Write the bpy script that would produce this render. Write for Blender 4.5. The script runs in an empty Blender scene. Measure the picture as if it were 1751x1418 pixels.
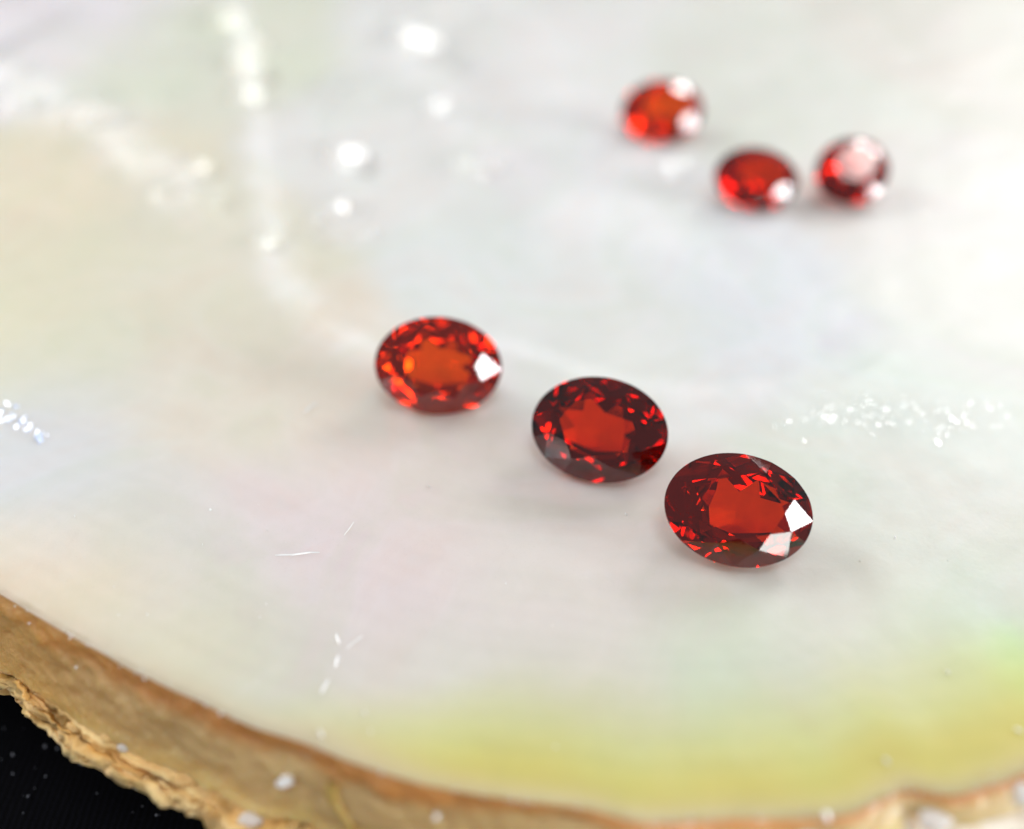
import bpy, bmesh, math, random
import numpy as np
from mathutils import Vector, Matrix, Quaternion

# ------------------------------------------------------------------ scene, camera, light
S = bpy.context.scene
COL = S.collection
S.unit_settings.system = 'METRIC'
S.unit_settings.scale_length = 0.01          # one unit is one centimetre
rad = math.radians

CAM_H, PITCH, F = 3.2, rad(43.2), 1500.0     # height over the nacre, tilt down, focal length in photo pixels
PW, PH = 1751.0, 1418.0
cam_d = bpy.data.cameras.new('camera')
cam = bpy.data.objects.new('camera', cam_d)
COL.objects.link(cam)
cam.location = (0, 0, CAM_H)
cam.rotation_euler = (math.pi / 2 - PITCH, 0, 0)
cam_d.sensor_width = 108.0
cam_d.lens = 108.0 * F / PW
cam_d.clip_start, cam_d.clip_end = 0.05, 500
cam_d.dof.use_dof = True
cam_d.dof.focus_distance = 4.0
cam_d.dof.aperture_fstop = 0.42
cam_d.dof.aperture_blades = 0
S.camera = cam

w = bpy.data.worlds.new('World')
S.world = w
w.use_nodes = True
w.node_tree.nodes['Background'].inputs[0].default_value = (0.95, 0.97, 1.0, 1)
w.node_tree.nodes['Background'].inputs[1].default_value = 0.20

def area_light(name, loc, target, size, size_y, radiance, color=(1, 1, 1)):
    d = bpy.data.lights.new(name, 'AREA')
    d.shape = 'RECTANGLE'
    d.size, d.size_y = size, size_y
    d.color = color
    d.energy = radiance * math.pi * size * size_y      # W so that the panel has this radiance
    o = bpy.data.objects.new(name, d)
    COL.objects.link(o)
    o.location = loc
    o.rotation_euler = (Vector(target) - Vector(loc)).to_track_quat('-Z', 'Y').to_euler()
    return o

KEY = Vector((21.11, 29.58, 18.55))
area_light('window_lamp', KEY, (0, 4, 0), 12, 7, 16.0, (1.0, 0.995, 0.985))
WIN = Vector((58.74, -10.34, 15.25))
area_light('side_window_lamp', WIN, (1, 3, 0), 26, 17.5, 19.0, (0.98, 0.985, 1.0))
area_light('added_table_glint_light', (18.21, 15.98, 32.05), (1, 5, 0), 4.0, 1.6, 7.0, (1.0, 0.98, 0.96))  # added light, mirrored as the white patch on one gem's table
area_light('added_left_fill', (-34.1, 21.1, 23.2), (0, 3.5, 0), 19, 12, 13.0, (0.985, 0.99, 1.0))  # added fill from the back left, kept clear of facet reflections
area_light('added_top_fill', (3.6, -4.1, 44.3), (0, 3, 0), 15, 15, 8.5, (0.985, 0.99, 1.0))  # added overhead fill, placed between the facets' mirror directions
area_light('added_front_fill', (-37.4, -20.0, 10.9), (0, 2.5, 0), 9, 7.5, 15.0, (0.99, 0.99, 1.0))  # added fill that brightens the face of the rim
area_light('added_facet_light', (9.6, -6.2, 0.5), (1.0, 2.5, 0.25), 4, 2.4, 8.0, (0.97, 1.0, 0.95))  # added small light that whitens a second facet of the nearest gem

S.view_settings.view_transform = 'Standard'
S.view_settings.look = 'None'
S.view_settings.gamma = 1.0
S.view_settings.exposure = 0.17
S.cycles.max_bounces = 32
S.cycles.transmission_bounces = 24
S.cycles.glossy_bounces = 24
S.cycles.diffuse_bounces = 4
S.cycles.sample_clamp_indirect = 40.0
S.cycles.blur_glossy = 0.3
S.cycles.use_denoising = True
try:
    S.cycles.denoiser = 'OPENIMAGEDENOISE'
except Exception:
    pass

rng = np.random.default_rng(7)
random.seed(7)

# ------------------------------------------------------------------ helpers
CP, SP = math.cos(PITCH), math.sin(PITCH)

def rays(px, py):
    """photo pixel(s) -> unnormalised ray direction(s) from the camera"""
    a = (np.asarray(px, float) - PW / 2) / F
    b = -(np.asarray(py, float) - PH / 2) / F
    return np.stack([a, CP + b * SP, -SP + b * CP], -1)

def base_h(x, y):
    return 0.005 * ((x - 0.5) ** 2 + (y - 7.0) ** 2) - 0.08

def ground(px, py, hf=base_h):
    d = rays(px, py)
    t = (0.0 - CAM_H) / d[..., 2]
    for _ in range(14):
        p = d * t[..., None]
        t = (hf(p[..., 0], p[..., 1]) - CAM_H) / d[..., 2]
    p = d * t[..., None]
    return np.stack([p[..., 0], p[..., 1], hf(p[..., 0], p[..., 1])], -1)

def project(P):
    P = np.asarray(P, float)
    x, y, z = P[..., 0], P[..., 1], P[..., 2] - CAM_H
    zc = y * CP - z * SP
    up = y * SP + z * CP
    return np.stack([PW / 2 + F * x / zc, PH / 2 - F * up / zc], -1), zc

def vnoise(x, y, seed=0):
    xi, yi = np.floor(x).astype(np.int64), np.floor(y).astype(np.int64)
    fx, fy = x - xi, y - yi
    fx, fy = fx * fx * fx * (fx * (fx * 6 - 15) + 10), fy * fy * fy * (fy * (fy * 6 - 15) + 10)
    def h(i, j):
        n = (i * 374761393 + j * 668265263 + seed * 1442695041) & 0x7fffffff
        n = ((n ^ (n >> 13)) * 1274126177) & 0x7fffffff
        return ((n ^ (n >> 16)) & 0xffff) / 32767.5 - 1.0
    a, b, c, d = h(xi, yi), h(xi + 1, yi), h(xi, yi + 1), h(xi + 1, yi + 1)
    return (a * (1 - fx) + b * fx) * (1 - fy) + (c * (1 - fx) + d * fx) * fy

def fbm(x, y, seed=0, n=4, gain=0.5):
    s, a, f = 0.0, 1.0, 1.0
    for k in range(n):
        s = s + a * vnoise(x * f + 17.3 * k, y * f - 9.1 * k, seed + k)
        a *= gain
        f *= 2.03
    return s

def smooth(a, b, x):
    t = np.clip((x - a) / (b - a), 0, 1)
    return t * t * (3 - 2 * t)

def lin(c):
    c = np.asarray(c, float) / 255.0
    return np.where(c <= 0.04045, c / 12.92, ((c + 0.055) / 1.055) ** 2.4)

def np_mesh(name, V, quads=None, tris=None, sm=True):
    me = bpy.data.meshes.new(name)
    V = np.asarray(V, np.float32)
    parts = []
    sizes = []
    for fs, k in ((quads, 4), (tris, 3)):
        if fs is not None and len(fs):
            parts.append(np.asarray(fs, np.int32).ravel())
            sizes.append(np.full(len(fs), k, np.int32))
    loops = np.concatenate(parts)
    sz = np.concatenate(sizes)
    me.vertices.add(len(V))
    me.vertices.foreach_set('co', V.ravel())
    me.loops.add(len(loops))
    me.loops.foreach_set('vertex_index', loops)
    me.polygons.add(len(sz))
    st = np.concatenate([[0], np.cumsum(sz)[:-1]]).astype(np.int32)
    me.polygons.foreach_set('loop_start', st)
    me.polygons.foreach_set('use_smooth', np.full(len(sz), sm, bool))
    me.update(calc_edges=True)
    me.validate()
    return me

def set_color(me, name, rgb):
    a = me.color_attributes.new(name, 'FLOAT_COLOR', 'POINT')
    c = np.ones((len(me.vertices), 4), np.float32)
    c[:, :3] = rgb
    a.data.foreach_set('color', c.ravel())

def link(name, me, mat=None, parent=None, **props):
    o = bpy.data.objects.new(name, me)
    COL.objects.link(o)
    if mat is not None:
        me.materials.append(mat)
    if parent is not None:
        o.parent = parent
    for k, v in props.items():
        o[k] = v
    return o

class N:
    """small node-tree builder"""
    def __init__(self, name):
        self.m = bpy.data.materials.new(name)
        self.m.use_nodes = True
        self.t = self.m.node_tree
        self.t.nodes.clear()
        self.out = self.t.nodes.new('ShaderNodeOutputMaterial')
    def n(self, kind, **kw):
        nd = self.t.nodes.new('ShaderNode' + kind)
        for k, v in kw.items():
            if isinstance(k, str) and hasattr(nd, k):
                setattr(nd, k, v)
        return nd
    def l(self, a, b):
        self.t.links.new(a, b)
    def noise(self, scale, detail=4, rough=0.5, dist=0.0, vec=None):
        nd = self.n('TexNoise')
        nd.inputs['Scale'].default_value = scale
        nd.inputs['Detail'].default_value = detail
        nd.inputs['Roughness'].default_value = rough
        nd.inputs['Distortion'].default_value = dist
        if vec is not None:
            self.l(vec, nd.inputs['Vector'])
        return nd
    def ramp(self, src, stops):
        nd = self.n('ValToRGB')
        e = nd.color_ramp.elements
        while len(e) < len(stops):
            e.new(0.5)
        for i, (p, c) in enumerate(stops):
            e[i].position = p
            e[i].color = tuple(c) + (1,)
        self.l(src, nd.inputs['Fac'])
        return nd
    def mix(self, fac, a, b, mode='MIX'):
        nd = self.n('Mix', data_type='RGBA', blend_type=mode)
        for v, i in ((fac, 0), (a, 6), (b, 7)):
            if isinstance(v, (int, float)):
                nd.inputs[i].default_value = v
            elif isinstance(v, tuple):
                nd.inputs[i].default_value = v + (1,)
            else:
                self.l(v, nd.inputs[i])
        return nd.outputs[2]

# ------------------------------------------------------------------ materials
def mat_nacre():
    b = N('mother_of_pearl')
    tc = b.n('TexCoord').outputs['Object']
    at = b.n('Attribute', attribute_name='tint')
    n1 = b.noise(0.9, 5, 0.55, 1.2, tc)
    blot = b.ramp(n1.outputs['Fac'], [(0.28, (0.97, 0.93, 0.95)), (0.42, (0.95, 0.97, 0.93)), (0.52, (1, 1, 1)),
                                      (0.62, (0.99, 0.955, 0.94)), (0.75, (0.94, 0.975, 0.97))])
    c1 = b.mix(0.85, at.outputs['Color'], blot.outputs['Color'], 'MULTIPLY')
    n2 = b.noise(5.5, 6, 0.6, 0.6, tc)
    mott = b.ramp(n2.outputs['Fac'], [(0.3, (0.955, 0.955, 0.95)), (0.7, (1, 1, 1))])
    c2 = b.mix(0.9, c1, mott.outputs['Color'], 'MULTIPLY')
    n5 = b.noise(85, 4, 0.7, 0.0, tc)
    spk = b.ramp(n5.outputs['Fac'], [(0.30, (0.94, 0.935, 0.93)), (0.42, (1, 1, 1)), (0.66, (1, 1, 1)), (0.74, (1.08, 1.08, 1.08))])
    c2 = b.mix(0.8, c2, spk.outputs['Color'], 'MULTIPLY')
    p = b.n('BsdfPrincipled')
    b.l(c2, p.inputs['Base Color'])
    p.inputs['Roughness'].default_value = 0.5
    p.inputs['Specular IOR Level'].default_value = 0.5
    p.inputs['Subsurface Weight'].default_value = 0.8
    p.inputs['Subsurface Radius'].default_value = (1.0, 0.8, 0.65)
    p.inputs['Subsurface Scale'].default_value = 0.35
    ag = b.n('Attribute', attribute_name='gloss')
    for key, lo, hi in (('Coat Weight', 0.12, 1.0), ('Coat Roughness', 0.30, 0.10)):
        m_ = b.n('MapRange')
        m_.inputs['To Min'].default_value = lo
        m_.inputs['To Max'].default_value = hi
        b.l(ag.outputs['Fac'], m_.inputs['Value'])
        b.l(m_.outputs[0], p.inputs[key])
    p.inputs['Coat IOR'].default_value = 1.6
    tf = b.ramp(b.noise(0.8, 3, 0.5, 0.8, tc).outputs['Fac'], [(0.3, (0.2, 0.2, 0.2)), (0.7, (0.9, 0.9, 0.9))])
    mr = b.n('MapRange')
    mr.inputs['To Min'].default_value = 330
    mr.inputs['To Max'].default_value = 620
    b.l(tf.outputs['Color'], mr.inputs['Value'])
    b.l(mr.outputs[0], p.inputs['Thin Film Thickness'])
    p.inputs['Thin Film IOR'].default_value = 1.5
    n3 = b.noise(16, 5, 0.6, 0.4, tc)
    n4 = b.noise(70, 3, 0.6, 0.0, tc)
    bp = b.n('Bump')
    bp.inputs['Strength'].default_value = 0.07
    bp.inputs['Distance'].default_value = 0.02
    b.l(n3.outputs['Fac'], bp.inputs['Height'])
    bp2 = b.n('Bump')
    bp2.inputs['Strength'].default_value = 0.05
    bp2.inputs['Distance'].default_value = 0.006
    b.l(n4.outputs['Fac'], bp2.inputs['Height'])
    b.l(bp.outputs['Normal'], bp2.inputs['Normal'])
    b.l(bp2.outputs['Normal'], p.inputs['Normal'])
    b.l(bp.outputs['Normal'], p.inputs['Coat Normal'])
    b.l(p.outputs[0], b.out.inputs[0])
    return b.m

def mat_glint(col=(0.86, 0.88, 0.86), name='pale_glint_nacre'):  # pale base colour helps the glint show white
    b = N(name)
    p = b.n('BsdfPrincipled')
    p.inputs['Base Color'].default_value = col + (1,)
    p.inputs['Roughness'].default_value = 0.12
    p.inputs['IOR'].default_value = 1.66
    p.inputs['Coat Weight'].default_value = 1.0
    p.inputs['Coat Roughness'].default_value = 0.06
    p.inputs['Coat IOR'].default_value = 1.7
    b.l(p.outputs[0], b.out.inputs[0])
    return b.m

def mat_rim():
    b = N('amber_shell_edge')
    tc = b.n('TexCoord').outputs['Object']
    at = b.n('Attribute', attribute_name='tint')
    n1 = b.noise(2.2, 6, 0.6, 0.8, tc)
    r1 = b.ramp(n1.outputs['Fac'], [(0.3, (0.88, 0.86, 0.85)), (0.5, (1, 1, 1)), (0.72, (1.15, 1.12, 1.05))])
    c = b.mix(0.8, at.outputs['Color'], r1.outputs['Color'], 'MULTIPLY')
    n2 = b.noise(22, 5, 0.65, 0.0, tc)
    r2 = b.ramp(n2.outputs['Fac'], [(0.35, (0.92, 0.9, 0.88)), (0.7, (1.04, 1.04, 1.04))])
    c = b.mix(0.8, c, r2.outputs['Color'], 'MULTIPLY')
    p = b.n('BsdfPrincipled')
    b.l(c, p.inputs['Base Color'])
    p.inputs['Roughness'].default_value = 0.36
    p.inputs['Subsurface Weight'].default_value = 0.6
    p.inputs['Subsurface Radius'].default_value = (1.0, 0.5, 0.2)
    p.inputs['Subsurface Scale'].default_value = 0.22
    p.inputs['Coat Weight'].default_value = 0.6
    p.inputs['Coat Roughness'].default_value = 0.2
    bp = b.n('Bump')
    bp.inputs['Strength'].default_value = 0.5
    bp.inputs['Distance'].default_value = 0.03
    b.l(n2.outputs['Fac'], bp.inputs['Height'])
    b.l(bp.outputs['Normal'], p.inputs['Normal'])
    b.l(p.outputs[0], b.out.inputs[0])
    return b.m

def mat_crust():
    b = N('flaky_shell_crust')
    tc = b.n('TexCoord').outputs['Object']
    at = b.n('Attribute', attribute_name='tint')
    n1 = b.noise(9, 7, 0.65, 0.5, tc)
    r1 = b.ramp(n1.outputs['Fac'], [(0.28, (0.6, 0.45, 0.28)), (0.40, (1.0, 0.95, 0.86)), (0.7, (1.3, 1.3, 1.3))])
    c = b.mix(0.85, at.outputs['Color'], r1.outputs['Color'], 'MULTIPLY')
    p = b.n('BsdfPrincipled')
    b.l(c, p.inputs['Base Color'])
    p.inputs['Roughness'].default_value = 0.5
    p.inputs['Subsurface Weight'].default_value = 0.2
    p.inputs['Subsurface Radius'].default_value = (1.0, 0.6, 0.3)
    p.inputs['Subsurface Scale'].default_value = 0.05
    bp = b.n('Bump')
    bp.inputs['Strength'].default_value = 0.35
    bp.inputs['Distance'].default_value = 0.03
    b.l(b.noise(26, 6, 0.7, 0.3, tc).outputs['Fac'], bp.inputs['Height'])
    b.l(bp.outputs['Normal'], p.inputs['Normal'])
    b.l(p.outputs[0], b.out.inputs[0])
    return b.m

def mat_plain(name, col, rough=0.5, sss=0.0, coat=0.0):
    b = N(name)
    p = b.n('BsdfPrincipled')
    tc = b.n('TexCoord').outputs['Object']
    n = b.ramp(b.noise(14, 5, 0.6, 0.2, tc).outputs['Fac'], [(0.3, tuple(0.78 * v for v in col)), (0.7, col)])
    b.l(n.outputs['Color'], p.inputs['Base Color'])
    p.inputs['Roughness'].default_value = rough
    p.inputs['Subsurface Weight'].default_value = sss
    p.inputs['Subsurface Scale'].default_value = 0.05
    p.inputs['Coat Weight'].default_value = coat
    p.inputs['Coat Roughness'].default_value = 0.15
    b.l(p.outputs[0], b.out.inputs[0])
    return b.m

def mat_cloth():
    b = N('black_cloth')
    tc = b.n('TexCoord').outputs['Object']
    p = b.n('BsdfPrincipled')
    wv = b.n('TexWave')
    wv.inputs['Scale'].default_value = 9
    wv.inputs['Distortion'].default_value = 2.0
    b.l(tc, wv.inputs['Vector'])
    c = b.ramp(wv.outputs['Fac'], [(0.2, (0.0006, 0.0006, 0.001)), (0.9, (0.0022, 0.0022, 0.004))])
    b.l(c.outputs['Color'], p.inputs['Base Color'])
    p.inputs['Roughness'].default_value = 0.85
    p.inputs['Specular IOR Level'].default_value = 0.06
    bp = b.n('Bump')
    bp.inputs['Strength'].default_value = 0.7
    bp.inputs['Distance'].default_value = 0.03
    b.l(b.noise(12, 6, 0.7, 0.3, tc).outputs['Fac'], bp.inputs['Height'])
    b.l(bp.outputs['Normal'], p.inputs['Normal'])
    b.l(p.outputs[0], b.out.inputs[0])
    return b.m

def mat_gem(name, refr, inner, ior=1.78):
    """tinted transparent stone: clear outer reflection, colour taken up on each pass and inner reflection"""
    b = N(name)
    geo = b.n('NewGeometry')
    fr = b.n('Fresnel')
    fr.inputs['IOR'].default_value = ior
    gl = b.n('BsdfGlossy')
    gl.inputs['Roughness'].default_value = 0.0
    rf = b.n('BsdfRefraction')
    rf.inputs['Roughness'].default_value = 0.0
    rf.inputs['IOR'].default_value = ior
    tc = b.n('TexCoord').outputs['Object']
    cl = b.noise(5, 3, 0.5, 0.3, tc)
    cr = b.ramp(cl.outputs['Fac'], [(0.35, tuple(v * 0.9 for v in refr)), (0.65, refr)])
    b.l(cr.outputs['Color'], rf.inputs['Color'])
    gc = b.mix(geo.outputs['Backfacing'], (1.0, 1.0, 1.0), inner)
    b.l(gc, gl.inputs['Color'])
    mx = b.n('MixShader')
    b.l(fr.outputs[0], mx.inputs[0])
    b.l(rf.outputs[0], mx.inputs[1])
    b.l(gl.outputs[0], mx.inputs[2])
    b.l(mx.outputs[0], b.out.inputs[0])
    return b.m

NACRE, GLINT, RIM, CRUST, CLOTH = mat_nacre(), mat_glint(), mat_rim(), mat_crust(), mat_cloth()
GLINT_BLUE = mat_glint((0.62, 0.74, 0.98), 'blue_glint_nacre')  # bluish iridescent glint put into the base colour
FLAKE = mat_plain('chalky_flake', (0.78, 0.72, 0.66), 0.45, 0.2)
DUST = mat_plain('white_dust', (0.93, 0.93, 0.92), 0.4, 0.0, 0.5)
FIBRE = mat_plain('yellow_fibre', (0.62, 0.42, 0.12), 0.4, 0.2)

# ------------------------------------------------------------------ the shell
# front edge of the nacre as the photograph shows it, then the outline that closes behind the frame
EDGE_PX = [(-420, 800), (-260, 880), (-120, 950), (0, 1015), (86, 1066), (171, 1114), (240, 1152), (343, 1200), (428, 1241),
           (514, 1268), (600, 1303), (700, 1336), (780, 1352), (857, 1364), (1000, 1382), (1093, 1404), (1180, 1402), (1264, 1398),
           (1360, 1398), (1450, 1391), (1510, 1364), (1557, 1346), (1628, 1357), (1690, 1342), (1750, 1321), (1860, 1280), (2000, 1228)]
ex = ground([p[0] for p in EDGE_PX], [p[1] for p in EDGE_PX])[:, :2]
back = np.array([(4.4, 2.75), (6.2, 4.3), (7.8, 6.8), (8.5, 9.8), (7.6, 13.0), (5.0, 15.4), (1.0, 16.3), (-3.2, 15.5),
                 (-6.3, 13.2), (-7.8, 10.2), (-7.6, 7.2), (-6.2, 5.0)])
ctrl = np.concatenate([ex, back])

def catmull_closed(P, per):
    n = len(P)
    out = []
    for i in range(n):
        a, b, c, d = P[i - 1], P[i], P[(i + 1) % n], P[(i + 2) % n]
        L = np.linalg.norm(c - b)
        k = max(4, int(L / per(0.5 * (b + c))))
        t = np.linspace(0, 1, k, endpoint=False)[:, None]
        out.append(0.5 * ((2 * b) + (c - a) * t + (2 * a - 5 * b + 4 * c - d) * t ** 2 + (3 * b - a - 3 * c + d) * t ** 3))
    return np.concatenate(out)

B = catmull_closed(ctrl, lambda p: 0.010 if (abs(p[0]) < 3.2 and p[1] < 4) else 0.08)
NB = len(B)
tan = np.roll(B, -1, 0) - np.roll(B, 1, 0)
tan /= np.linalg.norm(tan, axis=1)[:, None]
nout = np.stack([tan[:, 1], -tan[:, 0]], -1)          # outward (outline runs anticlockwise)
arc = np.concatenate([[0], np.cumsum(np.linalg.norm(np.diff(B, axis=0), axis=1))])

def polyline_dist(x, y, P):
    """distance to a polyline and the position along it (0..1)"""
    lo, hi = P.min(0) - 1.6, P.max(0) + 1.6
    near = (x > lo[0]) & (x < hi[0]) & (y > lo[1]) & (y < hi[1])
    fb, fp, fs = np.full(x.shape, 1e3), np.zeros(x.shape), np.zeros(x.shape)
    x, y = x[near], y[near]
    best = np.full(x.shape, 1e9)
    pos = np.zeros(x.shape)
    side = np.zeros(x.shape)
    n = len(P) - 1
    for i in range(n):
        a, b = P[i], P[i + 1]
        d = b - a
        t = np.clip(((x - a[0]) * d[0] + (y - a[1]) * d[1]) / (d @ d), 0, 1)
        qx, qy = x - a[0] - t * d[0], y - a[1] - t * d[1]
        r = np.hypot(qx, qy)
        m = r < best
        best = np.where(m, r, best)
        pos = np.where(m, (i + t) / n, pos)
        side = np.where(m, np.sign(d[0] * qy - d[1] * qx), side)
    fb[near], fp[near], fs[near] = best, pos, side
    return fb, fp, fs

def px_line(pts, per=3):
    g = ground([p[0] for p in pts], [p[1] for p in pts])[:, :2]
    n = len(g)
    out = []
    for i in range(n - 1):
        a, b, c, d = g[max(i - 1, 0)], g[i], g[i + 1], g[min(i + 2, n - 1)]
        t = np.linspace(0, 1, per, endpoint=False)[:, None]
        out.append(0.5 * ((2 * b) + (c - a) * t + (2 * a - 5 * b + 4 * c - d) * t ** 2 + (3 * b - a - 3 * c + d) * t ** 3))
    out.append(g[-1:])
    return np.concatenate(out)

R_SCAR = px_line([(390, -80), (405, 0), (418, 80), (430, 170), (436, 250), (446, 330), (458, 400), (474, 465), (505, 520),
                  (560, 565), (640, 608), (740, 645), (850, 672), (1000, 690), (1120, 693), (1250, 690), (1360, 678), (1450, 650), (1520, 615)])
R_LUMP = px_line([(-120, 60), (-30, 115), (40, 155), (100, 190), (170, 205), (205, 232), (235, 272), (290, 300), (330, 340), (375, 362),
                  (425, 345)])
R_INNER = px_line([(500, 505), (600, 530), (760, 575), (880, 600), (1000, 640), (1150, 668), (1300, 662), (1400, 640)])
R_FOLD1 = px_line([(600, -60), (650, 30), (700, 110), (760, 200), (860, 290), (980, 380), (1100, 450)])
R_FOLD2 = px_line([(820, -60), (900, 40), (960, 160), (1010, 260), (1090, 350), (1180, 430), (1320, 480)])
R_FOLD3 = px_line([(-60, -20), (30, 40), (60, 120), (40, 170)])

# glossy facets of nacre: photo position, half sizes (px), turn
GLINTS = [(580, 158, 10, 27, -10, 0.8), (603, 270, 30, 15, 20, 1.0), (625, 284, 14, 12, 0, 1.0), (806, 287, 32, 12, 5, 0.8), (830, 290, 12, 10, 0, 1.0),
          (865, 286, 14, 11, 0, 0.35), (590, 352, 20, 12, -30, 1.0), (620, 360, 9, 18, 0, 1.0), (546, 372, 11, 12, 0, 1.0), (554, 405, 12, 24, -15, 0.9),
          (722, 50, 26, 44, 25, 0.35), (755, 80, 26, 26, 25, 0.3), (710, 190, 44, 26, 10, 0.3), (432, 120, 22, 13, 30, 0.7), (432, 168, 12, 10, 0, 0.6),
          (640, 30, 26, 28, 0, 0.3), (410, 45, 28, 15, 15, 0.5), (534, 462, 7, 16, -20, 0.4), (30, 30, 60, 40, 0, 0.4), (38, 130, 24, 36, 10, 0.4),
          (180, 200, 34, 15, 0, 0.3), (330, 305, 20, 22, 0, 0.35), (1220, 10, 40, 20, 0, 0.25), (1150, 300, 20, 14, 0, 0.4), (1172, 285, 12, 16, 0, 0.4),
          (1171, 360, 9, 7, 0, 0.5), (840, 245, 14, 10, 0, 0.3)]
grng = random.Random(11)
for (cx, cy, wx_, wy_, n_, s0, s1) in [(585, 375, 45, 34, 10, 5, 13), (605, 272, 36, 18, 6, 6, 14), (815, 286, 48, 9, 5, 6, 14), (582, 160, 12, 26, 3, 6, 12),
                                    (432, 130, 10, 60, 6, 6, 14), (735, 65, 45, 48, 8, 9, 22), (760, 190, 60, 14, 5, 8, 18), (412, 45, 30, 18, 4, 8, 16),
                                    (330, 320, 60, 40, 5, 7, 14), (120, 190, 90, 22, 5, 7, 16), (470, 420, 12, 50, 5, 6, 12), (1165, 300, 30, 26, 5, 5, 11)]:
    for _ in range(n_):
        sx = grng.uniform(s0, s1) * 1.15
        GLINTS.append((cx + grng.uniform(-wx_, wx_), cy + grng.uniform(-wy_, wy_), sx * grng.uniform(0.8, 1.8), sx * 0.7, grng.uniform(-60, 60), grng.uniform(0.3, 0.8)))
CAMV = Vector((0, 0, CAM_H))

def half_slope(P, lamp):
    v = (CAMV - P).normalized()
    l = (lamp - P).normalized()
    h = (v + l).normalized()
    return -h.x / h.z, -h.y / h.z

GL = []
for (px, py, sx, sy, a, st) in GLINTS:
    g = ground(np.array([px]), np.array([py]))[0]
    P = Vector(g)
    _, zc = project(g)
    dep = math.atan2(CAM_H, math.hypot(g[0], g[1]))
    k = zc / F
    gx, gy = half_slope(P, KEY)
    GL.append((g[0], g[1], sx * k, sy * k / math.sin(dep), rad(a), gx * st, gy * st, st))

def shell_h(x, y):
    z = base_h(x, y)
    z = z + 0.010 * fbm(x * 0.9, y * 0.9, 3, 3) * smooth(2.5, 6, y) + 0.004 * fbm(x * 2.3, y * 2.3, 11, 3)
    d, p, s = polyline_dist(x, y, R_SCAR)
    fade = 1 - 0.85 * smooth(-1.25, -0.45, x)
    wob = 0.6 + 0.4 * fbm(x * 4, y * 4, 21, 2)
    wd = 0.12 * (1 - 0.45 * smooth(-1.25, -0.45, x))
    z = z + 0.032 * fade * (0.75 + 0.35 * wob) * np.exp(-(d / wd) ** 2)
    d, p, s = polyline_dist(x, y, R_LUMP)
    z = z + 0.085 * (0.7 + 0.45 * fbm(x * 2.0, y * 2.0, 31, 2)).clip(0.15) * np.exp(-(d / 0.2) ** 2) * (1 - smooth(0.75, 1.0, p))
    z = z + 0.012 * np.sin(5.0 * x + 3.2 * y + 2.5 * fbm(x * 0.8, y * 0.8, 131, 3)) * smooth(4.2, 6.0, y) * (1 - smooth(0.0, 1.6, x))
    d, p, s = polyline_dist(x, y, R_INNER)
    z = z + 0.014 * np.exp(-(d / 0.10) ** 2) * np.sin(np.pi * p)
    for R_, h_, w_ in ((R_FOLD1, 0.03, 0.42), (R_FOLD2, 0.035, 0.55), (R_FOLD3, 0.10, 0.4)):
        d, p, s = polyline_dist(x, y, R_)
        z = z + h_ * np.exp(-(d / w_) ** 2) * np.sin(np.pi * np.clip(p, 0.05, 0.95))
    for (cx, cy, rx, ry, a, gx, gy, st) in GL:
        ux, uy = x - cx, y - cy
        m = (np.abs(ux) < 3 * max(rx, ry)) & (np.abs(uy) < 3 * max(rx, ry))
        if not np.any(m):
            continue
        c, s_ = math.cos(a), math.sin(a)
        qx, qy = (ux * c + uy * s_) / rx, (-ux * s_ + uy * c) / ry
        q = qx ** 2 + qy ** 2
        z = z + np.where(m, (0.85 if max(rx, ry) < 0.25 else 0.3) * (gx * ux + gy * uy) * np.exp(-(q / 1.6) ** 2), 0)
    return z

# rings from the outline towards the middle
CEN = np.array([0.6, 7.2])
NR = 430
rr = 1.0 - np.linspace(0, 1, NR) ** 1.15 * 0.999
XY = CEN + (B[None, :, :] - CEN) * rr[:, None, None]
X, Y = XY[..., 0], XY[..., 1]
Z = shell_h(X, Y)
edge_d = np.hypot(X - B[None, :, 0], Y - B[None, :, 1])
# the lip rolls over and is chipped
chip = 0.5 + 0.5 * fbm(arc * 7, arc * 0, 51, 4)
Z = Z - 0.005 * np.exp(-(edge_d / 0.03) ** 2) - 0.010 * np.exp(-(edge_d / 0.02) ** 2) * chip[None]
ZB = Z[0]

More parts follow.
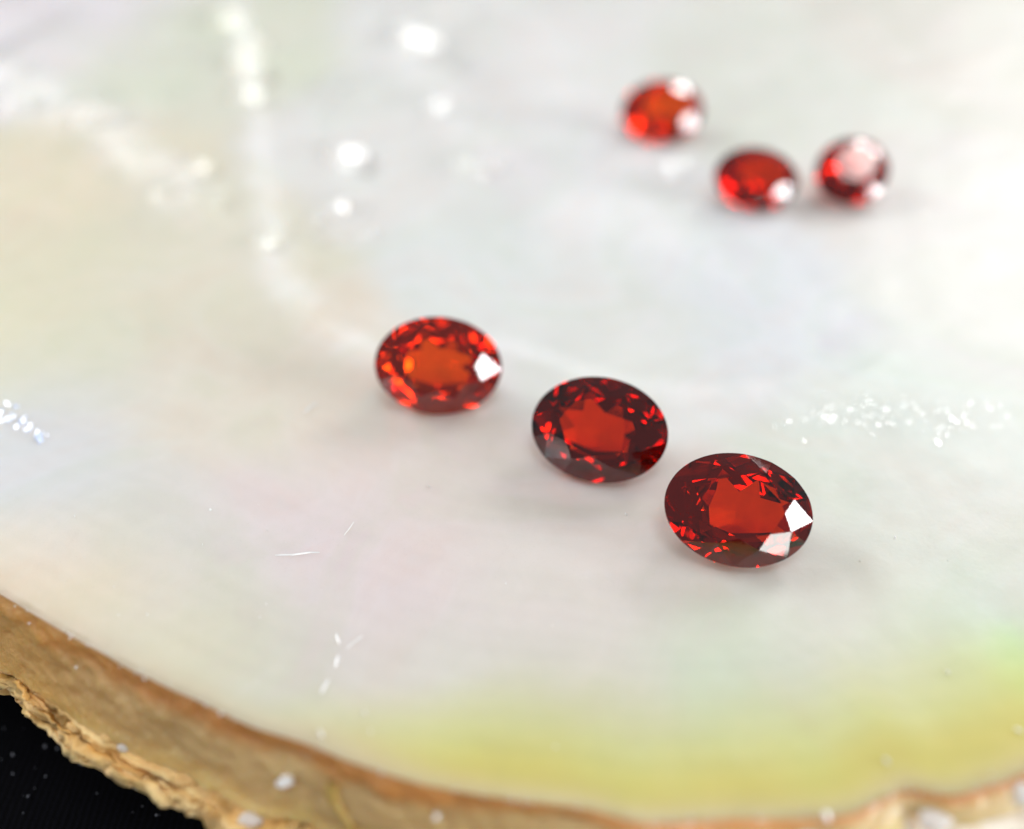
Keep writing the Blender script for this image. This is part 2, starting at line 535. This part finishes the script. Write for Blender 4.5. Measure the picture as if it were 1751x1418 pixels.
# colour of the nacre: sampled tints with their brightness range reduced, given at photo positions and carried over to the surface
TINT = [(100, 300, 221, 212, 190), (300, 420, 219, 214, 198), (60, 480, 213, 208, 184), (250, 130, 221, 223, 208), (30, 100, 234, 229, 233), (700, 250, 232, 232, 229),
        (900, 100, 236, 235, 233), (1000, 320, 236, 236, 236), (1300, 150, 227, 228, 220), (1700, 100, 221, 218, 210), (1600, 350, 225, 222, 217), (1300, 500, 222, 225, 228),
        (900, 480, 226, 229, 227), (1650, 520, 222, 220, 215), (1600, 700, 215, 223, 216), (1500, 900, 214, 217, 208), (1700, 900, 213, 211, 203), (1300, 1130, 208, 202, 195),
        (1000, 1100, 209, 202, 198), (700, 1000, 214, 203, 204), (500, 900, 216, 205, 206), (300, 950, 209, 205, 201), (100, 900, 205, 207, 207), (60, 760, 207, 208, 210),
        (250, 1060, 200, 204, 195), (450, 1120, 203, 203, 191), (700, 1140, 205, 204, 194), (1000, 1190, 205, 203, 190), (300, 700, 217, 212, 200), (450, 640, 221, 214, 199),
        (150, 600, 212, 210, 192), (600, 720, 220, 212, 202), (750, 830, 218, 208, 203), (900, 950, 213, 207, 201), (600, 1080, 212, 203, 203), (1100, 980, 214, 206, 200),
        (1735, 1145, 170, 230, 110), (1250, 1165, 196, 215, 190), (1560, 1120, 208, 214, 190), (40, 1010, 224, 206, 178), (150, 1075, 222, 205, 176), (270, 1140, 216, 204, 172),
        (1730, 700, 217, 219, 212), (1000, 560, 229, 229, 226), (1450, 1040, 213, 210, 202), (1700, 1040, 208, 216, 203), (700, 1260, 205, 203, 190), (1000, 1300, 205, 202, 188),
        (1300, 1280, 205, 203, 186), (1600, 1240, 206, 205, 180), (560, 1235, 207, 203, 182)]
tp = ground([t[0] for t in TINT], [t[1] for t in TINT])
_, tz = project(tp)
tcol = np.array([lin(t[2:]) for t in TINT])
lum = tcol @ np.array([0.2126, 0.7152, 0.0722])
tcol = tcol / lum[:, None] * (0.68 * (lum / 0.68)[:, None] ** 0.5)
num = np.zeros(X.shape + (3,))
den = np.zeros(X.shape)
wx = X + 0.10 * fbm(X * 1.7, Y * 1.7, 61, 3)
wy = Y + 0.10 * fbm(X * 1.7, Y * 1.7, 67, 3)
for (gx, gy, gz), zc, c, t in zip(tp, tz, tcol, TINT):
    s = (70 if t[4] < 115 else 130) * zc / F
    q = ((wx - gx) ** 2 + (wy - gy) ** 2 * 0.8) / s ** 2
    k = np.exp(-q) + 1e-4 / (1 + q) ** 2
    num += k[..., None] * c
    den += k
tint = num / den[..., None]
for R_, wd in ((R_SCAR, 0.15), (R_LUMP, 0.26)):
    d, p, sd = polyline_dist(X, Y, R_)
    k = (np.exp(-(d / wd) ** 2) * (0.55 * (1 - smooth(0.7, 0.98, p)) if R_ is R_LUMP else 0.72 * (0.65 + 0.5 * fbm(X * 3.5, Y * 3.5, 151, 3)).clip(0.15, 1)) * (1 - 0.75 * smooth(-1.1, -0.2, X) * (R_ is R_SCAR)))[..., None] * 0.92
    tint = tint * (1 - k) + lin((243, 242, 241)) * 0.98 * k
for R_, wd, st in ((R_INNER, 0.09, 0.6), (R_FOLD1, 0.25, 0.5), (R_FOLD2, 0.35, 0.6)):
    d, p, sd = polyline_dist(X, Y, R_)
    k = (np.exp(-(d / wd) ** 2) * np.sin(np.pi * np.clip(p, 0, 1)) * st * (0.7 + 0.4 * fbm(X * 2, Y * 2, 141, 3)).clip(0, 1))[..., None]
    tint = tint * (1 - k) + lin((243, 243, 243)) * 0.95 * k
pxX, _ = project(np.stack([B[:, 0], B[:, 1], ZB], -1))
fr = B[:, 1] < 5
bw = 1.08 * np.where(fr, 0.06 + 0.13 * smooth(330, 620, pxX[:, 0]) + 0.20 * smooth(560, 900, pxX[:, 0]) , 0.3)[None]
u = edge_d / bw + 0.10 * fbm(X * 1.8, Y * 1.8, 91, 3)
ym = 1 - smooth(0.2, 1.6, u)
g_ = smooth(0.1, 0.75, u + 0.15 * fbm(X * 2.6, Y * 2.6, 93, 2))[..., None]
ycol = lin((208, 196, 112)) * (1 - g_) + lin((207, 206, 126)) * g_
ym = (ym * np.where(fr, smooth(250, 650, pxX[:, 0]) * 0.5 + 0.5 * smooth(500, 800, pxX[:, 0]), 0.6)[None])[..., None]
tint = tint * (1 - ym) + ycol * ym
gl_ = np.sin(edge_d * 62 + 3.5 * fbm(X * 1.2, Y * 1.2, 95, 3)) * np.exp(-edge_d / 0.9) + 0.8 * vnoise(edge_d * 26 + 0.6 * fbm(X, Y, 96, 2), X * 0.4, 98)
tint = tint * (1 + 0.011 * gl_)[..., None]
lipc = lin((226, 200, 168)) * 0.9
k = np.exp(-(edge_d / 0.07) ** 2)[..., None] * 0.55
tint = tint * (1 - k) + lipc * k

idx = np.arange(NR * NB).reshape(NR, NB)
nx = np.roll(idx, -1, 1)
quads = np.stack([idx[:-1], nx[:-1], nx[1:], idx[1:]], -1).reshape(-1, 4)
V = np.stack([X, Y, Z], -1).reshape(-1, 3)
cap = len(V)
V = np.concatenate([V, [[CEN[0], CEN[1], float(shell_h(np.array([CEN[0]]), np.array([CEN[1]]))[0])]]])
tris = np.stack([idx[-1], nx[-1], np.full(NB, cap)], -1)
me = np_mesh('nacre', V, quads, tris)
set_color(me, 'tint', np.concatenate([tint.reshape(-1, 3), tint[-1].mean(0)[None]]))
gloss = np.zeros(X.shape)
for (cx, cy, rx, ry, a, gx, gy, st) in GL:
    ux, uy = X - cx, Y - cy
    c, s_ = math.cos(a), math.sin(a)
    q = ((ux * c + uy * s_) / rx) ** 2 + ((-ux * s_ + uy * c) / ry) ** 2
    gloss = np.maximum(gloss, st * np.exp(-(q / 1.1) ** 2))
set_color(me, 'gloss', np.repeat(np.concatenate([gloss.ravel(), [0]])[:, None], 3, 1))
shell = bpy.data.objects.new('pearl_shell', None)
COL.objects.link(shell)
shell.empty_display_size = 1
shell['label'] = 'large mother of pearl shell with a rough amber brown rim lying on black cloth'
shell['category'] = 'shell'
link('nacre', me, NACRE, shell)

# the broken edge face below the lip: amber, tall at the near side, thin where the chalky crust climbs up
pxB, zB = project(np.concatenate([B, ZB[:, None]], 1))
front = (B[:, 1] < 5)
thin = np.where(front, smooth(760, 1120, pxB[:, 0]), 0.5)
hgt = 0.40 * (1 - 0.80 * thin)
prof = np.linspace(0, 1, 26)
rows, cols_ = [], []
lump = fbm(arc * 1.1, arc * 0 + 3, 71, 3)
for v in prof:
    out = 0.012 * math.sin(min(v * 8, 1) * math.pi / 2) + (0.15 - 0.06 * thin) * v ** 1.2 + 0.02 * fbm(arc * 2.2, arc * 0 + v * 2, 73, 4) * smooth(0, 0.2, v) \
        + 0.006 * fbm(arc * 14, arc * 0 + v * 9, 75, 3) * smooth(0.0, 0.1, v)
    dn = hgt * v * (1 + 0.10 * lump)
    rows.append(np.stack([B[:, 0] + nout[:, 0] * out, B[:, 1] + nout[:, 1] * out, ZB - dn], -1))
    c_top, c_mid, c_low = lin((224, 154, 88)), lin((226, 190, 132)), lin((248, 210, 136))
    band = smooth(0.12, 0.34, v + 0.05 * fbm(arc * 5, arc * 0, 77, 3))[:, None]
    low = smooth(0.62, 1.0, v + 0.12 * fbm(arc * 3, arc * 0, 79, 3))[:, None]
    c = c_top * (1 - band) + c_mid * band
    c = c * (1 - low) + c_low * low
    left = np.where(front, 1 - smooth(0, 330, pxB[:, 0]), 0)[:, None]
    c = c * (1 - 0.6 * left) + lin((226, 166, 84)) * 0.6 * left
    cols_.append(c)
RV = np.array(rows)
nv = len(prof)
idr = np.arange(nv * NB).reshape(nv, NB)
nr = np.roll(idr, -1, 1)
q = np.stack([idr[:-1], idr[1:], nr[1:], nr[:-1]], -1).reshape(-1, 4)
me = np_mesh('rim', RV.reshape(-1, 3), q)
set_color(me, 'tint', np.array(cols_).reshape(-1, 3))
link('rim', me, RIM, shell)

# crust: the flaky outer layer, from under the rim round to the underside
pr = [(-0.05, 0.02), (0.0, 0.0), (0.035, -0.012), (0.055, -0.035), (0.062, -0.065), (0.055, -0.095), (0.03, -0.12), (-0.02, -0.14),
      (-0.12, -0.18), (-0.35, -0.25), (-0.9, -0.36), (-1.8, -0.50), (-3.2, -0.64)]
pts = []
pr = [(a_ * (0.8 if q_ < 9 else 1), b_ * (0.78 if q_ < 9 else 1)) for q_, (a_, b_) in enumerate(pr)]
for i in range(len(pr) - 1):
    k = 5 if i < 8 else 4
    for t in np.linspace(0, 1, k, endpoint=False):
        pts.append((pr[i][0] * (1 - t) + pr[i + 1][0] * t, pr[i][1] * (1 - t) + pr[i + 1][1] * t))
pts.append(pr[-1])
base = RV[-1]
rows, cols_ = [], []
ragged = fbm(arc * 2.6, arc * 0 + 8, 81, 5, 0.6)
for j, (o_, d_) in enumerate(pts):
    s = j / 40.0
    amp = min(1, j / 6) * (1 if j < 42 else 0.4)
    nz = fbm(arc * 1.9, arc * 0 + j * 0.5, 83, 5, 0.62)
    sheet = np.abs(fbm(arc * 2.0 + j * 0.02, arc * 0 + j * 0.55, 89, 3, 0.6))
    out = o_ + amp * (0.030 * nz + 0.045 * ragged * smooth(0, 0.4, s) + 0.03 * (sheet - 0.3))
    bulge = 1 + 0.8 * thin
    z = base[:, 2] + d_ * bulge + amp * 0.03 * fbm(arc * 3.2, arc * 0 + j * 0.25 + 40, 97, 4, 0.55) + amp * 0.035 * ragged * smooth(0.1, 0.7, s)
    if j > 45:
        z = np.maximum(z, -1.05)
    rows.append(np.stack([base[:, 0] + nout[:, 0] * out * bulge, base[:, 1] + nout[:, 1] * out * bulge, z], -1))
    g = np.clip(0.5 + 0.5 * nz, 0, 1)[:, None]
    c = lin((216, 160, 78)) * (1 - g) + lin((240, 208, 148)) * g
    wh = (thin * 0.9)[:, None] * smooth(0.25, 0.6, g)
    c = c * (1 - wh) + lin((234, 226, 216)) * wh
    cols_.append(c)
CV = np.array(rows)
nv = len(pts)
idr = np.arange(nv * NB).reshape(nv, NB)
nr = np.roll(idr, -1, 1)
q = np.stack([idr[:-1], idr[1:], nr[1:], nr[:-1]], -1).reshape(-1, 4)
low_c = nv * NB
VV = np.concatenate([CV.reshape(-1, 3), [[CEN[0], CEN[1], -1.12]]])
t_ = np.stack([nr[-1], idr[-1], np.full(NB, low_c)], -1)
me = np_mesh('crust', VV, q, t_)
set_color(me, 'tint', np.concatenate([np.array(cols_).reshape(-1, 3), [[0.3, 0.2, 0.1]]]))
link('crust', me, CRUST, shell)

rim_px, rim_z = project(RV.reshape(-1, 3))
crust_px, crust_z = project(CV[:40].reshape(-1, 3))

def rim_at(px, py):
    i = int(np.argmin(np.hypot(rim_px[:, 0] - px, rim_px[:, 1] - py)))
    return Vector(RV.reshape(-1, 3)[i]), i % NB

def crust_at(px, py):
    i = int(np.argmin(np.hypot(crust_px[:, 0] - px, crust_px[:, 1] - py) + 400 * (crust_z > 3.9)))
    return Vector(CV[:40].reshape(-1, 3)[i]), i % NB

# chalky flakes standing on the crust
def lumpy(name, size, seed, sub=3, rough=0.25):
    bm = bmesh.new()
    bmesh.ops.create_icosphere(bm, subdivisions=sub, radius=1.0)
    co = np.array([v.co[:] for v in bm.verts])
    n = fbm(co[:, 0] * 1.6 + co[:, 2], co[:, 1] * 1.6 - co[:, 2] * 0.7, seed, 4, 0.6)
    for v, k in zip(bm.verts, n):
        v.co *= 1 + rough * k
        v.co.x *= size[0]
        v.co.y *= size[1]
        v.co.z *= size[2]
    for f in bm.faces:
        f.smooth = True
    me = bpy.data.meshes.new(name)
    bm.to_mesh(me)
    bm.free()
    return me

FL = [(1690, 1362, 0.155, 0.05, 0.035), (1735, 1350, 0.08, 0.05, 0.03), (1590, 1398, 0.06, 0.045, 0.032), (1725, 1404, 0.11, 0.06, 0.04),
      (1650, 1412, 0.09, 0.05, 0.03), (1530, 1412, 0.08, 0.04, 0.025), (1400, 1412, 0.10, 0.03, 0.02), (1090, 1414, 0.06, 0.03, 0.02),
      (1310, 1412, 0.06, 0.03, 0.02), (430, 1402, 0.05, 0.03, 0.022), (360, 1370, 0.06, 0.03, 0.02), (215, 1270, 0.035, 0.022, 0.02),
      (185, 1262, 0.03, 0.02, 0.02), (130, 1240, 0.04, 0.02, 0.016), (320, 1330, 0.06, 0.03, 0.018), (60, 1206, 0.05, 0.02, 0.015)]
for k, (px, py, a, b_, c) in enumerate(FL):
    P, i = crust_at(px, py)
    o = link('flake', lumpy('flake', (a, b_, c), 100 + k), FLAKE if px > 900 or k in (9, 11) else CRUST, shell)
    if o.data.materials[0] == CRUST:
        set_color(o.data, 'tint', lin((222, 184, 124)))
    o.location = P + Vector((nout[i][0], nout[i][1], 0)) * 0.012
    o.rotation_euler = (rad(random.uniform(-25, 25)), rad(random.uniform(-12, 12)), math.atan2(tan[i][1], tan[i][0]))

# crumbs along the lip
def scatter_mesh(name, items, mat, parent=None, **props):
    """many tiny lumps joined into one uncountable mass: (position, normal-ish quaternion, (sx, sy, sz))"""
    bm = bmesh.new()
    for P, q, s in items:
        r = bmesh.ops.create_icosphere(bm, subdivisions=1, radius=1.0)
        M = Matrix.Translation(P) @ q.to_matrix().to_4x4() @ Matrix.Diagonal((s[0], s[1], s[2], 1))
        bmesh.ops.transform(bm, matrix=M, verts=r['verts'])
        for v in r['verts']:
            v.co += Vector((random.uniform(-1, 1), random.uniform(-1, 1), random.uniform(-1, 1))) * min(s) * 0.35
    me = bpy.data.meshes.new(name)
    bm.to_mesh(me)
    bm.free()
    return link(name, me, mat, parent, **props)

items = []
vis = np.where(front & (pxB[:, 0] > -60) & (pxB[:, 0] < 1810))[0]
for _ in range(110):
    i = int(random.choice(vis))
    s = random.uniform(0.002, 0.006)
    P = Vector((B[i][0], B[i][1], ZB[i])) + Vector((nout[i][0], nout[i][1], 0)) * random.uniform(-0.02, 0.012)
    items.append((P + Vector((0, 0, s * 0.3)), Quaternion((random.random(), random.random(), random.random(), 1)).normalized(),
                  (s * random.uniform(0.8, 1.8), s, s * 0.8)))
scatter_mesh('crumbs', items, FLAKE, shell, kind='stuff')

# glinting pits in the nacre, the glint partly put into a pale base colour
def surf(px, py):
    g = ground(np.array([float(px)]), np.array([float(py)]), shell_h)[0]
    return Vector(g)

items = []
def pit(px, py, s, asp=2.0, lamp=KEY, jit=0.05):
    P = surf(px, py)
    gx, gy = half_slope(P, lamp)
    n = Vector((-gx + random.gauss(0, jit), -gy + random.gauss(0, jit), 1)).normalized()
    q = n.to_track_quat('Z', 'Y') @ Quaternion((0, 0, 1), random.uniform(0, 6.28))
    items.append((P, q, (s * asp, s, s * 0.16)))
for _ in range(150):
    t = random.random()
    px = 1400 + 290 * t + random.gauss(0, 25)
    py = 668 + 55 * random.random() + 40 * t * random.random()
    pit(px, py, random.choice([0.003, 0.004, 0.005, 0.006, 0.008]))
for _ in range(12):
    pit(random.uniform(1320, 1500), random.uniform(700, 735), random.choice([0.003, 0.004, 0.006]))
for (px, py, s) in [(1604, 756, 0.018), (1638, 720, 0.015), (1555, 724, 0.013), (1515, 699, 0.013), (1420, 722, 0.013), (1350, 722, 0.014),
                    (1575, 740, 0.011), (1376, 754, 0.010), (1620, 745, 0.011), (1660, 690, 0.010), (1492, 742, 0.009), (1445, 722, 0.009)]:
    pit(px, py, s * 0.75, 2.2, jit=0.05)
scatter_mesh('painted_glint_pits', items, GLINT, shell, kind='stuff')
items = []
for _ in range(34):
    t = random.random()
    pit(-10 + 85 * t + random.gauss(0, 8), 692 + 55 * t + random.gauss(0, 9), random.choice([0.006, 0.009, 0.013, 0.016]))
scatter_mesh('blue_glints', items, GLINT_BLUE, shell, kind='stuff')

# scratches
def sliver(name, pxs, width, mat):
    P = [surf(*p) for p in pxs]
    V, Fc = [], []
    for i, p in enumerate(P):
        d = (P[min(i + 1, len(P) - 1)] - P[max(i - 1, 0)]).normalized()
        side = d.cross(Vector((0, 0, 1))).normalized()
        wd = width * (0.35 + 0.65 * math.sin(math.pi * (i + 0.6) / (len(P) + 0.2)))
        V += [p - side * wd + Vector((0, 0, 0.0012)), p + Vector((0, 0, wd * 0.3 + 0.002)), p + side * wd + Vector((0, 0, 0.0012))]
    for i in range(len(P) - 1):
        a = 3 * i
        Fc += [(a, a + 1, a + 4, a + 3), (a + 1, a + 2, a + 5, a + 4)]
    me = bpy.data.meshes.new(name)
    me.from_pydata([tuple(v) for v in V], [], Fc)
    return link(name, me, mat, shell)
sliver('scratch', [(470, 950), (485, 949), (500, 949), (515, 947), (530, 945), (547, 945)], 0.006, DUST)
sliver('scratch', [(575, 1086), (578, 1094), (580, 1101)], 0.006, DUST)
sliver('scratch', [(578, 1122), (576, 1132), (573, 1142)], 0.007, DUST)
sliver('scratch', [(562, 1163), (556, 1172), (549, 1186)], 0.007, DUST)
sliver('scratch', [(592, 1110), (602, 1101), (610, 1095), (620, 1088)], 0.005, DUST)
sliver('scratch', [(588, 916), (596, 906), (605, 893)], 0.003, DUST)
sliver('scratch', [(520, 706), (530, 697), (541, 689)], 0.008, GLINT)

# fibre caught on the rim
P0 = [rim_at(*p) for p in ((574, 1334), (571, 1350), (574, 1366), (584, 1382), (594, 1396), (600, 1412), (604, 1440))]
bm = bmesh.new()
prev = None
for j, (P, i) in enumerate(P0):
    n = Vector((nout[i][0], nout[i][1], 0.3)).normalized()
    c = P + n * 0.012
    a = Vector((tan[i][0], tan[i][1], 0))
    r = 0.022 + 0.006 * math.sin(j)
    ring = [bm.verts.new(c + (a * math.cos(t) + n * 0.7 * math.sin(t)) * r) for t in np.linspace(0, 2 * math.pi, 8, endpoint=False)]
    if prev:
        for q in range(8):
            bm.faces.new((prev[q], prev[(q + 1) % 8], ring[(q + 1) % 8], ring[q])).smooth = True
    prev = ring
me = bpy.data.meshes.new('fibre')
bm.to_mesh(me)
bm.free()
link('fibre', me, FIBRE, shell)

# ------------------------------------------------------------------ cloth and dust
n = 220
gx_, gy_ = np.meshgrid(np.linspace(-30, 30, n), np.linspace(-22, 40, n), indexing='ij')
fold = 0.0 * gx_
CZ = -1.14
cz = CZ + 0.012 * fbm(gx_ * 0.8, gy_ * 0.8, 5, 3) - 0.02
ii = np.arange(n * n).reshape(n, n)
q = np.stack([ii[:-1, :-1], ii[1:, :-1], ii[1:, 1:], ii[:-1, 1:]], -1).reshape(-1, 4)
me = np_mesh('cloth', np.stack([gx_, gy_, cz], -1).reshape(-1, 3), q)
link('cloth', me, CLOTH, None, kind='structure', label='black cloth under the shell')

items = []
def ground_cloth(px, py):
    d = rays(px, py)
    t = (CZ - 0.005 - CAM_H) / d[2]
    return Vector((d[0] * t, d[1] * t, CZ - 0.005))
for _ in range(70):
    px, py = random.uniform(-20, 440), random.uniform(1170, 1430)
    s = random.choice([0.002, 0.003, 0.004, 0.006, 0.008])
    items.append((ground_cloth(px, py), Quaternion((random.random(), random.random() - .5, random.random() - .5, 1)).normalized(),
                  (s * random.uniform(1, 2.2), s, s * 0.5)))
scatter_mesh('lint', items, mat_plain('grey_lint', (0.16, 0.17, 0.20), 0.4, 0, 0.4), None, kind='stuff')

items = []
for (px, py, s) in [(467, 754, 0.010), (360, 872, 0.007), (222, 687, 0.007), (549, 1257, 0.020), (623, 1221, 0.013), (634, 1252, 0.010),
                    (1515, 1302, 0.017), (1414, 1397, 0.022), (252, 1052, 0.006), (733, 832, 0.012), (203, 1052, 0.006), (1740, 1250, 0.016),
                    (1530, 920, 0.009), (1620, 1150, 0.012), (128, 883, 0.006), (440, 1166, 0.005), (1070, 880, 0.010), (1470, 960, 0.006)]:
    items.append((surf(px, py) + Vector((0, 0, s * 0.3)), Quaternion((random.random(), random.random(), random.random(), 1)).normalized(), (s, s * 0.9, s * 0.35)))
for _ in range(70):
    px, py = random.uniform(0, 1751), random.uniform(560, 1330)
    if py > 1000 + 0.5 * px and px < 900:
        continue
    s = random.choice([0.002, 0.0025, 0.003, 0.004])
    items.append((surf(px, py) + Vector((0, 0, s * 0.3)), Quaternion((random.random(), random.random(), random.random(), 1)).normalized(), (s * random.uniform(1, 2), s, s * 0.25)))
for (px, py, s) in [(492, 1332, 0.026), (480, 1336, 0.018), (130, 1144, 0.006), (745, 1395, 0.012), (52, 1064, 0.005)]:
    P, i = rim_at(px, py)
    items.append((P + Vector((nout[i][0], nout[i][1], 0.2)) * s * 0.4, Quaternion((1, 0.2, 0.1, 0.3)).normalized(), (s * 1.3, s, s * 0.8)))
scatter_mesh('dust', items, DUST, None, kind='stuff')

# ------------------------------------------------------------------ the gemstones
GA, GB = 0.352, 0.272                # half axes of the oval
TABLE, STAR = 0.56, 0.735
HC, HP, GIRD = 0.085, 0.225, 0.022
LOWR = 0.30

def e(r, a, z):
    a = rad(a)
    return Vector((GA * r * math.cos(a), GB * r * math.sin(a), z))

def crown_z(r, a):      # height on the kite plane next to angle a (unit circle)
    k = round(a / 45) * 45
    return HC * (1 - r * math.cos(rad(a - k))) / (1 - TABLE)

def plane_z(A, Bp, Cp, x, y):
    n = (Bp - A).cross(Cp - A)
    return A.z - (n.x * (x - A.x) + n.y * (y - A.y)) / n.z

SUBG = 5
T = [e(TABLE, 45 * k, HC) for k in range(8)]
ST = [e(STAR, 45 * k + 22.5, crown_z(STAR, 45 * k + 22.5 - 1e-6)) for k in range(8)]
G = [e(1, 22.5 * k, 0.0) for k in range(16)]
H = [e(1, 22.5 * k, -GIRD) for k in range(16)]
jt = lambda v: random.uniform(-v, v)
R1 = [e(0.68 + jt(0.03), 45 * k + 22.5 + jt(3.0), -GIRD - 0.098 + jt(0.005)) for k in range(8)]     # steep outer tier
R2 = [e((0.46 if j % 2 else 0.38) + jt(0.03), 45 * j + jt(5), -GIRD - (0.152 if j % 2 else 0.168) + jt(0.005)) for j in range(8)]   # middle tier, then a shallow point
CUL = Vector((0.01, 0.006, -GIRD - 0.212))

def arc_pts(A, k, apex, z0):
    """girdle line between 16-gon corners k and k+1, where the facet through apex meets the oval wall"""
    out = []
    A0, A1 = A[k % 16], A[(k + 1) % 16]
    for j in range(SUBG + 1):
        if j == 0:
            out.append(A0.copy()); continue
        if j == SUBG:
            out.append(A1.copy()); continue
        p = e(1, 22.5 * (k + j / SUBG), 0)
        p.z = plane_z(apex, A0, A1, p.x, p.y)
        out.append(p)
    return out

UP = [arc_pts(G, k, ST[k // 2], 0) for k in range(16)]
DN = [arc_pts(H, k, R1[k // 2], -GIRD) for k in range(16)]

def poly_mesh(name, faces):
    me = bpy.data.meshes.new(name)
    V, Fc = [], []
    for f in faces:
        Fc.append(list(range(len(V), len(V) + len(f))))
        V += [tuple(v) for v in f]
    me.from_pydata(V, [], Fc)
    me.update()
    return me

GEM_PARTS = [('table', poly_mesh('table', [T]))]
for k in range(8):
    GEM_PARTS.append(('kite_facet', poly_mesh('kite_facet', [[T[k], ST[k - 1], G[2 * k], ST[k]]])))
for k in range(8):
    GEM_PARTS.append(('star_facet', poly_mesh('star_facet', [[T[k], ST[k], T[(k + 1) % 8]]])))
for k in range(16):
    GEM_PARTS.append(('upper_facet', poly_mesh('upper_facet', [[ST[k // 2]] + UP[k]])))
gf = []
for k in range(16):
    for j in range(SUBG):
        gf.append([DN[k][j], DN[k][j + 1], UP[k][j + 1], UP[k][j]])
gme = poly_mesh('girdle', gf)
GEM_PARTS.append(('girdle', gme))
pf = []
for k in range(16):
    pf.append([R1[k // 2]] + DN[k][::-1])
for j in range(8):
    a_, b_ = R1[j - 1], R1[j]
    pf.append([H[2 * j], a_, b_])
    pf.append([a_, R2[j], b_])
    pf.append([b_, R2[j], R2[(j + 1) % 8]])
    pf.append([R2[j], CUL, R2[(j + 1) % 8]])
GEM_PARTS.append(('pavilion', poly_mesh('pavilion', pf)))
GEM_V = [Vector(v.co) for _, me in GEM_PARTS for v in me.vertices]

DARK = mat_gem('deep_red_garnet', (0.91, 0.185, 0.004), (0.56, 0.11, 0.02))
MID = mat_gem('red_garnet', (0.95, 0.21, 0.005), (0.66, 0.21, 0.025))
BRIGHT = mat_gem('orange_red_garnet', (0.98, 0.31, 0.015), (0.82, 0.40, 0.04))

def place_gem(root, px, py, elev, az, spin, size):
    """put the stone's middle on the photo ray, its pavilion touching the nacre. elev/az: where the table faces; spin: turn of the long axis"""
    n = Vector((math.sin(rad(az)) * math.cos(rad(elev)), -math.cos(rad(az)) * math.cos(rad(elev)), math.sin(rad(elev))))
    xa = Vector((0, 0, 1)).cross(n).normalized()
    ya = n.cross(xa)
    R = Matrix((xa, ya, n)).transposed() @ Matrix.Rotation(rad(spin), 3, 'Z')
    d = Vector(rays(px, py))
    pts = [R @ (v * size) for v in GEM_V]
    P = np.array([p[:] for p in pts])
    lo, hi = 1.5, 14.0
    for _ in range(26):
        t = 0.5 * (lo + hi)
        c = np.array(d) * t + np.array([0, 0, CAM_H])
        gap = np.min(P[:, 2] + c[2] - shell_h(P[:, 0] + c[0], P[:, 1] + c[1]))
        if gap > 0:
            lo = t
        else:
            hi = t
    c = Vector(d) * lo + Vector((0, 0, CAM_H))
    root.matrix_world = Matrix.LocRotScale(c, R.to_quaternion(), (size,) * 3)
    return c, R

GEMS = [
    # px, py, elev, az, spin, size, material, label
    (1263, 871, 57.4, -1.8, -8.0, 0.935, MID, 'sharp oval red gem with two white facets side by side, nearest the golden shell rim'),
    (1024, 734, 51.2, -16.0, 0.2, 0.96, DARK, 'darkest of the three sharp oval gems, standing between its two neighbours'),
    (750, 625, 44.8, 7.4, -8.4, 0.96, BRIGHT, 'bright orange red oval gem beside the white ridge, one pale facet at its right'),
    (1133, 190, 48.5, 9, 5.9, 0.97, BRIGHT, 'blurred red gem set back alone, with two white glints at its right side'),
    (1294, 304, 54.6, 9.7, -5.3, 0.88, MID, 'blurred orange red gem between two others, white glint at its lower right'),
    (1458, 290, 67, 6, 47, 0.92, MID, 'blurred dark red gem with a white reflection across its table, near a blurred orange one'),
]
proto = None
for gi, (px, py, el, az, sp, size, mat, label) in enumerate(GEMS):
    if proto is None:
        root = bpy.data.objects.new('gemstone', None)
        COL.objects.link(root)
        root.empty_display_size = 0.3
        kids = []
        for nm, me in GEM_PARTS:
            me.materials.append(None)
            o = bpy.data.objects.new(nm, me)
            COL.objects.link(o)
            o.parent = root
            kids.append(o)
        proto = (root, kids)
    else:
        root = proto[0].copy()
        COL.objects.link(root)
        kids = []
        for ch in proto[1]:
            o = ch.copy()
            COL.objects.link(o)
            o.parent = root
            kids.append(o)
    for o in kids:
        o.material_slots[0].link = 'OBJECT'
        o.material_slots[0].material = mat
    root['label'] = label
    root['category'] = 'gemstone'
    root['group'] = 'oval red gemstones scattered on the shell'
    c, R = place_gem(root, px, py, el, az, sp, size)
